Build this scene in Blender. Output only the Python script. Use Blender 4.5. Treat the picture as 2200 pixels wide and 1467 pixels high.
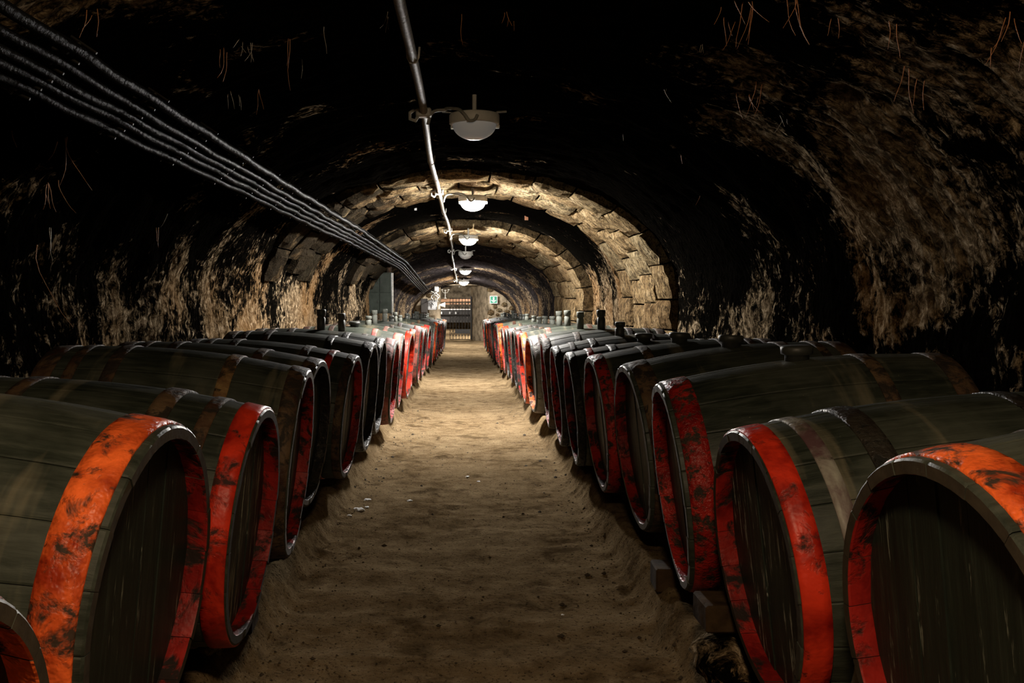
import bpy, bmesh, math, random
import numpy as np
from mathutils import Vector, Matrix
PI = math.pi
random.seed(11)
for o in list(bpy.data.objects): bpy.data.objects.remove(o, do_unlink=True)
scene = bpy.context.scene
C = scene.collection

# ------------------------------------------------------------------ camera, world, exposure
CAMZ = 1.22
FPX, VX, VY = 2000.0, 998.0, 640.0            # focal length in pixels and vanishing point of the 2200x1467 frame
cd = bpy.data.cameras.new('camera'); cam = bpy.data.objects.new('camera', cd); C.objects.link(cam)
cam.location = (0, 0, CAMZ); cam.rotation_euler = (PI/2, 0, 0)
cd.sensor_fit = 'HORIZONTAL'; cd.sensor_width = 36.0; cd.lens = FPX/2200*36
cd.shift_x = (1100-VX)/2200; cd.shift_y = -(733.5-VY)/2200
cd.clip_start = 0.05; cd.clip_end = 100
scene.camera = cam
w = bpy.data.worlds.new('cellar_dark'); scene.world = w; w.use_nodes = True
w.node_tree.nodes['Background'].inputs[0].default_value = (0.02, 0.018, 0.016, 1)
w.node_tree.nodes['Background'].inputs[1].default_value = 0.05
cy = scene.cycles
cy.adaptive_threshold = 0.03; cy.max_bounces = 4; cy.diffuse_bounces = 3; cy.glossy_bounces = 2; cy.transmission_bounces = 1; cy.volume_bounces = 0; cy.sample_clamp_indirect = 6.0
vs = scene.view_settings
vs.view_transform = 'Standard'; vs.look = 'None'; vs.exposure = 2.0; vs.gamma = 1.0; vs.use_curve_mapping = False

# ------------------------------------------------------------------ strengths of the lamps (used by the lamp builder)
COOL = (1.0, 0.96, 0.90); WARM = (1.0, 0.74, 0.46)
LAMP_COOL = 430.0
LAMP_WARM = 80.0

# ------------------------------------------------------------------ noise in numpy
_rng = np.random.RandomState(5)
_perm = np.concatenate([_rng.permutation(256)]*3)
_grad = _rng.normal(size=(256, 3)); _grad /= np.linalg.norm(_grad, axis=1)[:, None]
def pn(x, y, z):
    x, y, z = np.broadcast_arrays(np.asarray(x, float), np.asarray(y, float), np.asarray(z, float))
    xi, yi, zi = np.floor(x).astype(int), np.floor(y).astype(int), np.floor(z).astype(int)
    xf, yf, zf = x-xi, y-yi, z-zi
    xi &= 255; yi &= 255; zi &= 255
    f = lambda t: t*t*t*(t*(t*6-15)+10)
    u, v, ww = f(xf), f(yf), f(zf)
    def g(dx, dy, dz):
        h = _perm[_perm[_perm[xi+dx]+yi+dy]+zi+dz]
        gr = _grad[h]
        return gr[..., 0]*(xf-dx)+gr[..., 1]*(yf-dy)+gr[..., 2]*(zf-dz)
    l = lambda a, b, t: a+(b-a)*t
    return l(l(l(g(0,0,0), g(1,0,0), u), l(g(0,1,0), g(1,1,0), u), v),
             l(l(g(0,0,1), g(1,0,1), u), l(g(0,1,1), g(1,1,1), u), v), ww)
def fbm(x, y, z, o=4):
    s = 0; a = 1.0
    for i in range(o):
        s = s+a*pn(x*2**i+17*i, y*2**i+5*i, z*2**i+9*i); a *= .5
    return s
def sstep(t): t = np.clip(t, 0, 1); return t*t*(3-2*t)

# ------------------------------------------------------------------ material helpers
def mat(name):
    m = bpy.data.materials.new(name); m.use_nodes = True
    nt = m.node_tree; b = nt.nodes['Principled BSDF']
    return m, nt, b
def node(nt, t, ins=None, **kw):
    n = nt.nodes.new(t)
    for k, v in kw.items(): setattr(n, k, v)
    for k, v in (ins or {}).items():
        if isinstance(v, bpy.types.NodeSocket): nt.links.new(v, n.inputs[k])
        else: n.inputs[k].default_value = v
    return n
def coords(nt, scale=(1,1,1), rnd=True):
    tc = node(nt, 'ShaderNodeTexCoord')
    v = tc.outputs['Object']
    if rnd:
        oi = node(nt, 'ShaderNodeObjectInfo')
        mu = node(nt, 'ShaderNodeVectorMath', {0: oi.outputs['Location'], 1: (5.3, 3.7, 4.1)}, operation='MULTIPLY')
        v = node(nt, 'ShaderNodeVectorMath', {0: v, 1: mu.outputs[0]}, operation='ADD').outputs[0]
    mp = node(nt, 'ShaderNodeMapping', {'Vector': v, 'Scale': scale})
    return mp.outputs[0]
def noise(nt, vec, scale, detail=6, rough=.6, dist=0):
    n = node(nt, 'ShaderNodeTexNoise', {'Vector': vec, 'Scale': scale, 'Detail': detail, 'Roughness': rough, 'Distortion': dist})
    return n.outputs['Fac']
def ramp(nt, fac, stops, interp='LINEAR'):
    r = node(nt, 'ShaderNodeValToRGB', {'Fac': fac}); e = r.color_ramp
    e.interpolation = interp
    while len(e.elements) < len(stops): e.elements.new(.5)
    for el, (p, c) in zip(e.elements, stops):
        el.position = p; el.color = (c, c, c, 1) if isinstance(c, (int, float)) else (*c, 1)
    return r.outputs['Color']
def mix(nt, fac, a, b, mode='MIX'):
    n = node(nt, 'ShaderNodeMix', data_type='RGBA', blend_type=mode)
    for s, v in ((n.inputs[0], fac), (n.inputs[6], a), (n.inputs[7], b)):
        if isinstance(v, bpy.types.NodeSocket): nt.links.new(v, s)
        else: s.default_value = v if isinstance(v, (int, float)) else (*v, 1)
    return n.outputs[2]
def bump(nt, b, h, strength=.5, dist=.02, prev=None):
    n = node(nt, 'ShaderNodeBump', {'Height': h, 'Strength': strength, 'Distance': dist})
    if prev: nt.links.new(prev, n.inputs['Normal'])
    nt.links.new(n.outputs[0], b.inputs['Normal'])
    return n.outputs[0]
def plain(name, col, rough=.6, metal=0.0, spec=.5, nscale=30, var=.35, bmp=.1):
    m, nt, b = mat(name)
    v = coords(nt)
    n = noise(nt, v, nscale, 5)
    dark = tuple(c*(1-var) for c in col)
    lite = tuple(min(1, c*(1+var*.6)) for c in col)
    nt.links.new(ramp(nt, n, [(.3, dark), (.7, lite)]), b.inputs['Base Color'])
    b.inputs['Roughness'].default_value = rough; b.inputs['Metallic'].default_value = metal
    b.inputs['Specular IOR Level'].default_value = spec
    if bmp: bump(nt, b, n, bmp, .01)
    return m

M = {}
def rock_mat():
    m, nt, b = mat('cellar_rock')
    v = coords(nt, rnd=False)
    vs_ = node(nt, 'ShaderNodeMapping', {'Vector': v, 'Scale': (1.5, 5.5, 1.5)}).outputs[0]
    streak = noise(nt, vs_, 6.0, 5, .72, .35)          # pick marks running round the vault
    fine = noise(nt, v, 48, 3, .72)
    chip = node(nt, 'ShaderNodeTexVoronoi', {'Vector': node(nt, 'ShaderNodeMapping', {'Vector': v, 'Scale': (1, 2.0, 1)}).outputs[0], 'Scale': 15.0, 'Randomness': 1.0}, feature='F1').outputs['Distance']
    grain = noise(nt, v, 17, 5, .75, .5)
    patch = noise(nt, v, 1.25, 4, .55, .6)
    stone = ramp(nt, grain, [(.30, (.015, .011, .007)), (.47, (.085, .060, .034)), (.58, (.25, .185, .115)), (.72, (.58, .47, .33))])
    ochre = noise(nt, v, .8, 2, .5)
    stone = mix(nt, ramp(nt, ochre, [(.52, 0.), (.68, .5)]), stone, (.24, .125, .045))
    mould = ramp(nt, fine, [(.3, (.0008, .0007, .0006)), (.75, (.0045, .0038, .0028))])
    yf_ = node(nt, 'ShaderNodeMapRange', {0: node(nt, 'ShaderNodeSeparateXYZ', {0: v}).outputs['Y'], 1: 16.5, 2: 18.0, 3: 0.0, 4: 1.0})
    mould = mix(nt, yf_.outputs[0], mould, ramp(nt, grain, [(.35, (.006, .005, .005)), (.65, (.045, .038, .038))]))   # greyer growth in the last bay
    # black cellar mould: thickest over the crown, broken open in blotches where the stone shows
    sep = node(nt, 'ShaderNodeSeparateXYZ', {0: v})
    hgt = node(nt, 'ShaderNodeMapRange', {0: sep.outputs['Z'], 1: 1.0, 2: 2.25, 3: -.02, 4: .17})
    a1 = node(nt, 'ShaderNodeMath', {0: patch, 1: hgt.outputs[0]}, operation='ADD')
    g2 = node(nt, 'ShaderNodeMath', {0: grain, 1: -.55}, operation='MULTIPLY')
    a2 = node(nt, 'ShaderNodeMath', {0: a1.outputs[0], 1: g2.outputs[0]}, operation='ADD')
    s2 = node(nt, 'ShaderNodeMath', {0: streak, 1: -.35}, operation='MULTIPLY')
    a3 = node(nt, 'ShaderNodeMath', {0: a2.outputs[0], 1: s2.outputs[0]}, operation='ADD')
    for (c_, r_, st_) in (((1.8, 3.8, 2.05), 1.25, -.21), ((1.98, 3.6, 1.05), .9, .13), ((-1.95, 4.2, 1.2), 1.7, .10), ((-1.3, 3.0, 2.05), .9, -.13), ((1.85, 7.0, 1.2), 1.1, .14), ((1.4, 5.6, 1.9), .7, -.06)):  # light and shade painted in: blobs bare lit areas, blacken dim ones
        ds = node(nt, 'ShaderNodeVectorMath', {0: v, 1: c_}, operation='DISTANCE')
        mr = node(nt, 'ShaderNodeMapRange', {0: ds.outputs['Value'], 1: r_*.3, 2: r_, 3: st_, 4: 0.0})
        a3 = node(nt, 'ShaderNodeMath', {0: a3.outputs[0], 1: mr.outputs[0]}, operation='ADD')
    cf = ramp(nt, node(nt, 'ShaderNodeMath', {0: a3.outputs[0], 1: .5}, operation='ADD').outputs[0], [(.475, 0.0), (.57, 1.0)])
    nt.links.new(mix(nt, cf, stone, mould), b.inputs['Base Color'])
    b.inputs['Roughness'].default_value = .8; b.inputs['Specular IOR Level'].default_value = 0.0
    p = bump(nt, b, streak, .6, .04)
    p = bump(nt, b, chip, .6, .03, p)
    bump(nt, b, fine, .7, .012, p)
    return m
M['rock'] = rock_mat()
def block_mat():
    m, nt, b = mat('tufa_block')
    v = coords(nt, rnd=False)
    oi = node(nt, 'ShaderNodeObjectInfo')
    n = noise(nt, v, 7, 5, .65, .3)
    vs_ = node(nt, 'ShaderNodeMapping', {'Vector': v, 'Scale': (3.0, 4.5, 2.6)}).outputs[0]
    n2 = noise(nt, vs_, 6, 5, .7)
    pit = noise(nt, v, 55, 3, .7)
    c = ramp(nt, n, [(.3, (.12, .082, .045)), (.5, (.27, .20, .115)), (.72, (.42, .335, .22))])
    c = mix(nt, ramp(nt, n2, [(.39, 0.9), (.53, 0.)]), c, (.030, .023, .016))
    c = mix(nt, ramp(nt, pit, [(.36, .9), (.46, 0.)]), c, (.05, .035, .022))
    tint = ramp(nt, oi.outputs['Random'], [(0., (.62, .55, .48)), (.5, (1., .93, .82)), (1., (.95, .98, .95))])
    c = mix(nt, 1.0, c, tint, 'MULTIPLY')
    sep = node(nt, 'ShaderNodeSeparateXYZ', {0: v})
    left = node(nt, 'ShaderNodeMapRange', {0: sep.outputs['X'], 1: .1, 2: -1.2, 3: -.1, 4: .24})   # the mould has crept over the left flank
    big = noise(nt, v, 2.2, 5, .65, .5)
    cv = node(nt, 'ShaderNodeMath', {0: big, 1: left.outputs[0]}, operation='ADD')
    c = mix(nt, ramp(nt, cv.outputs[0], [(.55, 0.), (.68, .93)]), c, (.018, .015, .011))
    nt.links.new(c, b.inputs['Base Color'])
    b.inputs['Roughness'].default_value = .9; b.inputs['Specular IOR Level'].default_value = 0.0
    p = bump(nt, b, n2, 1.0, .05); p = bump(nt, b, n, .8, .04, p); bump(nt, b, pit, 1.0, .025, p)
    return m
M['block'] = block_mat()
def floor_mat():
    m, nt, b = mat('trodden_earth')
    v = coords(nt, rnd=False)
    big = noise(nt, v, 1.6, 5, .6, .3)
    mid = noise(nt, v, 9, 5, .65)
    fine = noise(nt, v, 70, 3, .75)
    c = ramp(nt, mid, [(.3, (.062, .040, .019)), (.52, (.130, .090, .048)), (.75, (.21, .155, .092))])
    c = mix(nt, ramp(nt, big, [(.4, 0.), (.7, .55)]), c, (.25, .185, .108))
    st = noise(nt, v, 3.3, 5, .7, .6)
    c = mix(nt, ramp(nt, st, [(.34, .75), (.46, 0.)]), c, (.040, .025, .012))
    c = mix(nt, ramp(nt, fine, [(.34, .9), (.44, 0.)]), c, (.022, .014, .008))
    c = mix(nt, ramp(nt, fine, [(.70, 0.), (.76, .6)]), c, (.33, .27, .18))
    nt.links.new(c, b.inputs['Base Color'])
    nt.links.new(ramp(nt, mid, [(.3, .55), (.7, .85)]), b.inputs['Roughness'])
    b.inputs['Specular IOR Level'].default_value = 0.0
    p = bump(nt, b, mid, .5, .02); bump(nt, b, fine, .9, .008, p)
    return m
M['floor'] = floor_mat()
def stave_mat():
    m, nt, b = mat('weathered_green_oak')
    v = coords(nt)
    vs_ = node(nt, 'ShaderNodeMapping', {'Vector': v, 'Scale': (.9, 7, 7)}).outputs[0]
    grain = noise(nt, vs_, 7, 5, .7, .2)
    big = noise(nt, v, 2.6, 5, .6, .3)
    ringv = node(nt, 'ShaderNodeMapping', {'Vector': v, 'Scale': (9, 1.2, 1.2)}).outputs[0]
    band = noise(nt, ringv, 1.1, 4, .6, .2)
    c = ramp(nt, grain, [(.25, (.007, .009, .0065)), (.5, (.018, .022, .016)), (.8, (.046, .051, .039))])
    c = mix(nt, ramp(nt, big, [(.42, 0.), (.75, .55)]), c, (.10, .105, .082))
    c = mix(nt, ramp(nt, band, [(.56, 0.), (.66, .5)]), c, (.15, .13, .085))
    sp = noise(nt, v, 60, 3, .5)
    c = mix(nt, ramp(nt, sp, [(.76, 0.), (.79, .6)]), c, (.42, .37, .27))
    nt.links.new(c, b.inputs['Base Color'])
    nt.links.new(ramp(nt, grain, [(.3, .36), (.7, .62)]), b.inputs['Roughness'])
    b.inputs['Specular IOR Level'].default_value = .22
    bump(nt, b, grain, .35, .006)
    return m
M['stave'] = stave_mat()
def head_mat(name='dark_head_oak', lo=.61, hi=.67, pale=(.26, .27, .21)):
    m, nt, b = mat(name)
    v = coords(nt)
    vs_ = node(nt, 'ShaderNodeMapping', {'Vector': v, 'Scale': (6, 9, .7)}).outputs[0]
    grain = noise(nt, vs_, 6, 5, .7, .2)
    c = ramp(nt, grain, [(.25, (.004, .006, .004)), (.55, (.012, .016, .011)), (.8, (.034, .040, .029))])
    drip = noise(nt, node(nt, 'ShaderNodeMapping', {'Vector': v, 'Scale': (1, 9, .9)}).outputs[0], 4.5, 5, .72)
    c = mix(nt, ramp(nt, drip, [(lo, 0.), (hi, .65)]), c, pale)
    nt.links.new(c, b.inputs['Base Color'])
    b.inputs['Roughness'].default_value = .5; b.inputs['Specular IOR Level'].default_value = .35
    bump(nt, b, grain, .35, .006)
    return m
M['head'] = head_mat()
M['headstreak'] = head_mat('pale_streaked_head_oak', .53, .60, (.34, .33, .24))
M['headdrip'] = head_mat('dripped_head_oak', .57, .61, (.42, .42, .36))
def paint_mat(name, paint, under, cover, rough=.34, sc=16, lump=.6):
    m, nt, b = mat(name)
    v = coords(nt)
    n = noise(nt, v, sc, 5, .68, .4)
    big = noise(nt, v, 3.2, 4, .6)
    bg = node(nt, 'ShaderNodeMath', {0: big, 1: .4}, operation='MULTIPLY')
    bg = node(nt, 'ShaderNodeMath', {0: bg.outputs[0], 1: .3}, operation='ADD')
    a = node(nt, 'ShaderNodeMath', {0: n, 1: bg.outputs[0]}, operation='ADD')
    f = node(nt, 'ShaderNodeMapRange', {0: a.outputs[0], 1: 1.0-cover-.05, 2: 1.0-cover+.05}).outputs[0]
    grime = noise(nt, v, 5.5, 6, .65, .5)
    p2 = mix(nt, ramp(nt, grime, [(.38, 0.), (.60, 1.)]), tuple(c*k_ for c, k_ in zip(paint, (.30, .16, .2))), paint)
    u2 = ramp(nt, n, [(.3, tuple(c*.45 for c in under)), (.7, under)])
    nt.links.new(mix(nt, f, u2, p2), b.inputs['Base Color'])
    nt.links.new(mix(nt, f, (.75,)*3, (rough+.06,)*3), b.inputs['Roughness'])
    b.inputs['Specular IOR Level'].default_value = .22
    q = bump(nt, b, f, .35, .004)
    bump(nt, b, noise(nt, v, sc*3, 2, .6), lump, .006, q)
    return m
M['red'] = paint_mat('worn_red_hoop_paint', (.80, .135, .026), (.06, .034, .02), .055, .34, 15, 1.0)
M['redwhole'] = paint_mat('red_hoop_paint', (.55, .030, .010), (.06, .02, .014), .085, .36, 12, .4)
M['reddark'] = paint_mat('dark_red_hoop_paint', (.38, .020, .013), (.045, .03, .02), .045, .34, 30, 1.0)
M['redin'] = paint_mat('red_chime_paint', (.25, .011, .007), (.022, .011, .008), .015, .45, 13, .5)
M['pink'] = paint_mat('faded_red_hoop_paint', (.40, .13, .10), (.13, .09, .07), .05, .55, 11, .3)
M['rust'] = paint_mat('brown_rusted_hoop', (.10, .062, .032), (.036, .026, .018), .02, .6, 18, .7)
M['ochre'] = paint_mat('ochre_rusted_hoop', (.24, .15, .06), (.06, .04, .02), .02, .6, 20, .8)
M['black'] = paint_mat('black_tarred_hoop', (.030, .027, .021), (.012, .011, .009), .02, .35, 24, 1.0)
M['greyhoop'] = paint_mat('grey_galvanised_hoop', (.24, .235, .20), (.10, .085, .06), .10, .42, 14, .4)
M['chimegrey'] = plain('grey_end_grain', (.20, .18, .16), .8, spec=.1, nscale=40)
M['chimedark'] = plain('dark_end_grain', (.042, .032, .021), .7, spec=.2, nscale=40)
M['bung'] = plain('dark_rubber_bung', (.035, .037, .032), .5)
M['bunggrey'] = plain('grey_green_bung', (.10, .105, .09), .6, spec=.2)
M['beam'] = plain('old_dark_timber', (.046, .028, .014), .85, spec=.05, nscale=12, var=.6, bmp=.6)
M['cable'] = plain('black_cable_sheath', (.010, .0095, .009), .34, spec=.003, nscale=40, bmp=1.0)
M['pipe'] = plain('dusty_grey_conduit', (.26, .225, .165), .55, 0.0, spec=.02, nscale=45, bmp=.35)
M['clip'] = plain('pale_plastic_clip', (.55, .53, .48), .5)
M['white'] = plain('white_plastic', (.80, .78, .72), .5, nscale=10, var=.2)
M['hose'] = plain('grey_flex_hose', (.34, .33, .29), .5)
M['iron'] = plain('black_wrought_iron', (.022, .02, .018), .5, .4)
M['cabinet'] = plain('green_grey_steel', (.030, .036, .029), .6, spec=.1, nscale=8, var=.4)
M['greybox'] = plain('pale_grey_enamel', (.34, .34, .34), .5)
M['root'] = plain('dry_orange_root', (.50, .20, .07), .6)
M['rootpale'] = plain('pale_dry_root', (.42, .36, .29), .6)
M['plaster'] = plain('white_plaster_crumb', (.72, .72, .72), .8)
M['clod'] = plain('dark_soil_clod', (.045, .032, .02), .9)
M['green'] = plain('sign_green', (.01, .26, .15), .5, var=.05, bmp=0)
M['signwhite'] = plain('sign_white', (.8, .8, .8), .5, var=.04, bmp=0)
M['brick'] = plain('orange_brick', (.42, .18, .09), .8)
M['timber'] = plain('orange_brown_timber', (.36, .19, .10), .6, nscale=10, var=.5)
M['darktimber'] = plain('black_brown_timber', (.018, .014, .011), .6, nscale=10)
M['palewall'] = plain('stained_limewash', (.30, .24, .165), .9, spec=0, nscale=5, var=.75, bmp=.8)
def glass_mat(name, em=None, strength=0):
    m, nt, b = mat(name)
    b.inputs['Base Color'].default_value = (.72, .71, .67, 1)
    b.inputs['Roughness'].default_value = .28
    b.inputs['Subsurface Weight'].default_value = .0
    if em:
        b.inputs['Emission Color'].default_value = (*em, 1); b.inputs['Emission Strength'].default_value = strength
    return m
M['dome_off'] = glass_mat('frosted_ribbed_glass')
M['dome_dim'] = glass_mat('frosted_ribbed_glass_dim', COOL, .015)
M['dome_cool'] = glass_mat('lit_glass_cool', COOL, LAMP_COOL)
M['dome_far'] = glass_mat('lit_glass_far', COOL, LAMP_COOL*.5)
M['dome_warm'] = glass_mat('lit_glass_warm', WARM, LAMP_WARM)

# ------------------------------------------------------------------ object helpers
def mesh(name, verts, faces, mats, smooth=True, midx=None):
    me = bpy.data.meshes.new(name)
    me.from_pydata([tuple(v) for v in verts], [], faces)
    for m in (mats if isinstance(mats, (list, tuple)) else [mats]): me.materials.append(M[m] if isinstance(m, str) else m)
    if midx is not None: me.polygons.foreach_set('material_index', midx)
    if smooth == 'stave': me.polygons.foreach_set('use_smooth', [True]*len(me.polygons)); me.update(); me.set_sharp_from_angle(angle=math.radians(24))
    elif smooth: me.polygons.foreach_set('use_smooth', [True]*len(me.polygons))
    me.update()
    return me
def link(name, me, parent=None):
    o = bpy.data.objects.new(name, me); C.objects.link(o)
    if parent: o.parent = parent
    return o
def obj(name, verts, faces, mats, parent=None, smooth=True, midx=None):
    return link(name, mesh(name, verts, faces, mats, smooth, midx), parent)
def tag(o, label, cat, group=None):
    o['label'] = label; o['category'] = cat
    if group: o['group'] = group
    return o
def empty(name, loc=(0,0,0), rot=(0,0,0)):
    o = bpy.data.objects.new(name, None); C.objects.link(o); o.location = loc; o.rotation_euler = rot
    o.empty_display_size = .1
    return o
def struct(o): o['kind'] = 'structure'; return o
class MB:
    def __init__(s): s.v = []; s.f = []; s.mi = []
    def add(s, v, f, mi=0):
        n = len(s.v); s.v += [tuple(p) for p in v]; s.f += [tuple(i+n for i in q) for q in f]; s.mi += [mi]*len(f); return s
    def box(s, c, d, bev=.0, rot=None, mi=0):
        x, y, z = (k/2 for k in d)
        if bev <= 0:
            vs_ = [Vector((a*x, b*y, e*z)) for a in (-1,1) for b in (-1,1) for e in (-1,1)]
            fs = [(0,1,3,2),(4,6,7,5),(0,4,5,1),(2,3,7,6),(0,2,6,4),(1,5,7,3)]
        else:
            bm = bmesh.new(); bmesh.ops.create_cube(bm, size=1)
            for v in bm.verts: v.co = Vector((v.co.x*2*x, v.co.y*2*y, v.co.z*2*z))
            bmesh.ops.bevel(bm, geom=bm.edges[:], offset=bev, segments=1, affect='EDGES')
            bm.verts.index_update()
            vs_ = [v.co.copy() for v in bm.verts]; fs = [tuple(v.index for v in f.verts) for f in bm.faces]; bm.free()
        if rot is not None: vs_ = [rot @ v for v in vs_]
        return s.add([v+Vector(c) for v in vs_], fs, mi)
    def tube(s, pts, r, n=8, cap=True, mi=0):
        pts = [Vector(p) for p in pts]; rs = r if isinstance(r, (list, tuple)) else [r]*len(pts)
        vs_ = []; prev = None
        for i, p in enumerate(pts):
            t = (pts[min(i+1, len(pts)-1)]-pts[max(i-1, 0)]).normalized()
            if prev is None:
                a = t.orthogonal().normalized()
            else:
                a = (prev-t*prev.dot(t)).normalized()
            prev = a; b = t.cross(a)
            for k in range(n):
                q = 2*PI*k/n; vs_.append(p+(a*math.cos(q)+b*math.sin(q))*rs[i])
        fs = [(i*n+k, i*n+(k+1) % n, (i+1)*n+(k+1) % n, (i+1)*n+k) for i in range(len(pts)-1) for k in range(n)]
        if cap: fs += [tuple(range(n-1, -1, -1)), tuple(range((len(pts)-1)*n, len(pts)*n))]
        return s.add(vs_, fs, mi)
    def lathe(s, prof, n=32, axis='z', c=(0,0,0), closed=False, mi=0, rfun=None):
        vs_ = []
        for j, (r, h) in enumerate(prof):
            for k in range(n):
                q = 2*PI*k/n; rr = r*(rfun(k, j) if rfun else 1)
                p = (rr*math.cos(q), rr*math.sin(q), h) if axis == 'z' else (h, rr*math.cos(q), rr*math.sin(q))
                vs_.append((p[0]+c[0], p[1]+c[1], p[2]+c[2]))
        m = len(prof)
        fs = [(i*n+k, i*n+(k+1) % n, ((i+1) % m)*n+(k+1) % n, ((i+1) % m)*n+k) for i in range(m if closed else m-1) for k in range(n)]
        if not closed: fs += [tuple(range(n-1, -1, -1)), tuple(range((m-1)*n, m*n))]
        return s.add(vs_, fs, mi)
    def mesh(s, name, mats, smooth=False): return mesh(name, s.v, s.f, mats, smooth, s.mi)
    def build(s, name, mats, parent=None, smooth=False): return link(name, s.mesh(name, mats, smooth), parent)

# ------------------------------------------------------------------ the shape of the tunnel
YK = 10/9                                    # length of the tunnel relative to the survey numbers below
def lerp(y, tab):
    return np.interp(y, [t[0]*YK for t in tab], [t[1] for t in tab])
def ip(y, ks, vs_): return np.interp(y, [k*YK for k in ks], vs_)
AR = [(-6, 2.0), (3, 1.98), (7.3, 1.86), (7.32, 1.98), (9.18, 1.96), (9.2, 1.84), (11.9, 1.82), (11.92, 1.90), (15.4, 1.90), (15.42, 1.78), (24, 1.42), (25, 1.4)]
AL = [(-6, 2.0), (3, 1.98), (7.3, 1.80), (9.2, 1.74), (14.55, 1.65), (14.6, 1.95), (16.2, 1.92), (24, 1.42), (25, 1.4)]
BB = [(-6, 1.14), (7.3, 1.13), (7.32, 1.33), (9.18, 1.33), (9.2, 1.16), (11.9, 1.12), (11.92, 1.27), (15.4, 1.25), (15.42, 1.02), (24, .90), (25, .9)]
ZC = [(-6, 1.22), (15.4, 1.22), (24, .72), (25, .72)]
def vault(u, y):
    """u in [0,1]: right foot -> crown -> left foot.  Returns x, z and the inward normal."""
    u = np.asarray(u, float); y = np.asarray(y, float)
    ar, al, b, zc = lerp(y, AR), lerp(y, AL), lerp(y, BB), lerp(y, ZC)
    wl = .22
    th = np.clip((u-wl)/(1-2*wl), 0, 1)*PI
    a = np.where(th < PI/2, ar, al)
    x = a*np.cos(th); z = zc+b*np.sin(th)
    z = np.where(u < wl, zc*(u/wl)-.12*(1-u/wl), z); z = np.where(u > 1-wl, zc*((1-u)/wl)-.12*(1-(1-u)/wl), z)
    nx, nz = -np.cos(th)/a, -np.sin(th)/b
    l = np.hypot(nx, nz)
    return x, z, nx/l, nz/l
def rock_disp(x, y, z, u):
    s = u*6.0
    d = .085*fbm(x*.9, y*.9, z*.9, 3)
    d += .075*np.abs(fbm(s*2.0+.4*pn(y, s, 1), y*1.9, 3.3, 5))
    d += .030*(.5-np.abs(fbm(s*4.2, y*6.5, 1.7, 4)))
    d += .016*fbm(x*16, y*20, z*16, 3)
    amp = ip(y, [0, 6, 9, 24], [1.0, .85, .55, .5])
    return (d-.035)*amp
def ygrid():
    ys = []; y = -5.0
    while y < 25.0*YK:
        ys.append(y)
        y += .05 if y < .8 else (.021 if y < 5 else (.03 if y < 9.2 else (.045 if y < 15.5 else .07)))
    for k in (7.3, 7.32, 9.18, 9.2, 11.9, 11.92, 14.55, 14.6, 15.4, 15.42): ys.append(k*YK)
    return np.array(sorted(set(ys)))
YS = ygrid(); NU = 300
US = np.linspace(0, 1, NU)
UU, YY = np.meshgrid(US, YS)
vx, vz, vnx, vnz = vault(UU, YY)
dd = rock_disp(vx, YY, vz, UU)
VXX, VZZ = vx+vnx*dd, vz+vnz*dd
def vault_strip(name, i0, i1, mat_):
    sx, sy, sz = VXX[:, i0:i1], YY[:, i0:i1], VZZ[:, i0:i1]
    n, m = sx.shape
    vts = np.stack([sx, sy, sz], -1).reshape(-1, 3)
    idx = np.arange(n*m).reshape(n, m)
    q = np.stack([idx[:-1, :-1], idx[1:, :-1], idx[1:, 1:], idx[:-1, 1:]], -1).reshape(-1, 4)
    return struct(obj(name, vts.tolist(), q.tolist(), mat_))
k1, k2 = int(NU*.24), int(NU*.76)
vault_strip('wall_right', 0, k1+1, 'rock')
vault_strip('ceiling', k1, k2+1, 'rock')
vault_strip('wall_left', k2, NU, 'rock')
def vault_pt(u, y, off=0.0):
    x, z, nx, nz = vault(u, y)
    return Vector((float(x+nx*off), float(y), float(z+nz*off)))

# floor: sunken path between two earth ledges
def edge_x(y): return ip(y, [0, 5, 8, 12, 20, 25], [.71, .71, .66, .62, .54, .6])
def floor_z(x, y):
    e = edge_x(y)+.035*fbm(y*1.7, np.sign(x)*3.1, 2.2, 3)
    t = (np.abs(x)-e)
    h = .125*sstep((t+.03)/.10)
    rip = .019*np.sin(y*2*PI/.34+1.2*fbm(y*.8, x*.6, 0, 2))*np.clip(1-(y-1)/6, .15, 1)*(.5+pn(y*.9, x*1.2, 4))
    base = ip(y, [0, 10, 20, 25], [0, 0, -.07, -.03])
    n = .012*fbm(x*1.6, y*1.3, 6.6, 5)+.007*fbm(x*13, y*13, 2, 3)
    near = .04*np.exp(-(t/.08)**2)*np.abs(fbm(x*9, y*7, 5.5, 4))
    dip = -.012*np.exp(-(x/.45)**2)
    return base+h+np.where(t < 0, rip, 0)+n+near+dip
ys = []; y = -5.0
while y < 25.2*YK:
    ys.append(y); y += .08 if y < 1.8 else (.02 if y < 6 else (.04 if y < 12 else .08))
ys = np.array(ys)
xs = np.concatenate([np.linspace(-2.15, -.95, 24)[:-1], np.linspace(-.95, .95, 120), np.linspace(.95, 2.15, 24)[1:]])
XX, YF = np.meshgrid(xs, ys); ZF = floor_z(XX, YF)
n, m = XX.shape
idx = np.arange(n*m).reshape(n, m)
q = np.stack([idx[:-1, :-1], idx[:-1, 1:], idx[1:, 1:], idx[1:, :-1]], -1).reshape(-1, 4)
struct(obj('floor', np.stack([XX, YF, ZF], -1).reshape(-1, 3).tolist(), q.tolist(), 'floor'))
def fz(x, y): return float(floor_z(np.array(x), np.array(y)))
# wall closing the tunnel behind the camera
struct(MB().box((0, -4.9, 1.1), (4.6, .2, 3.0)).build('wall_back', 'rock'))

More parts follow.
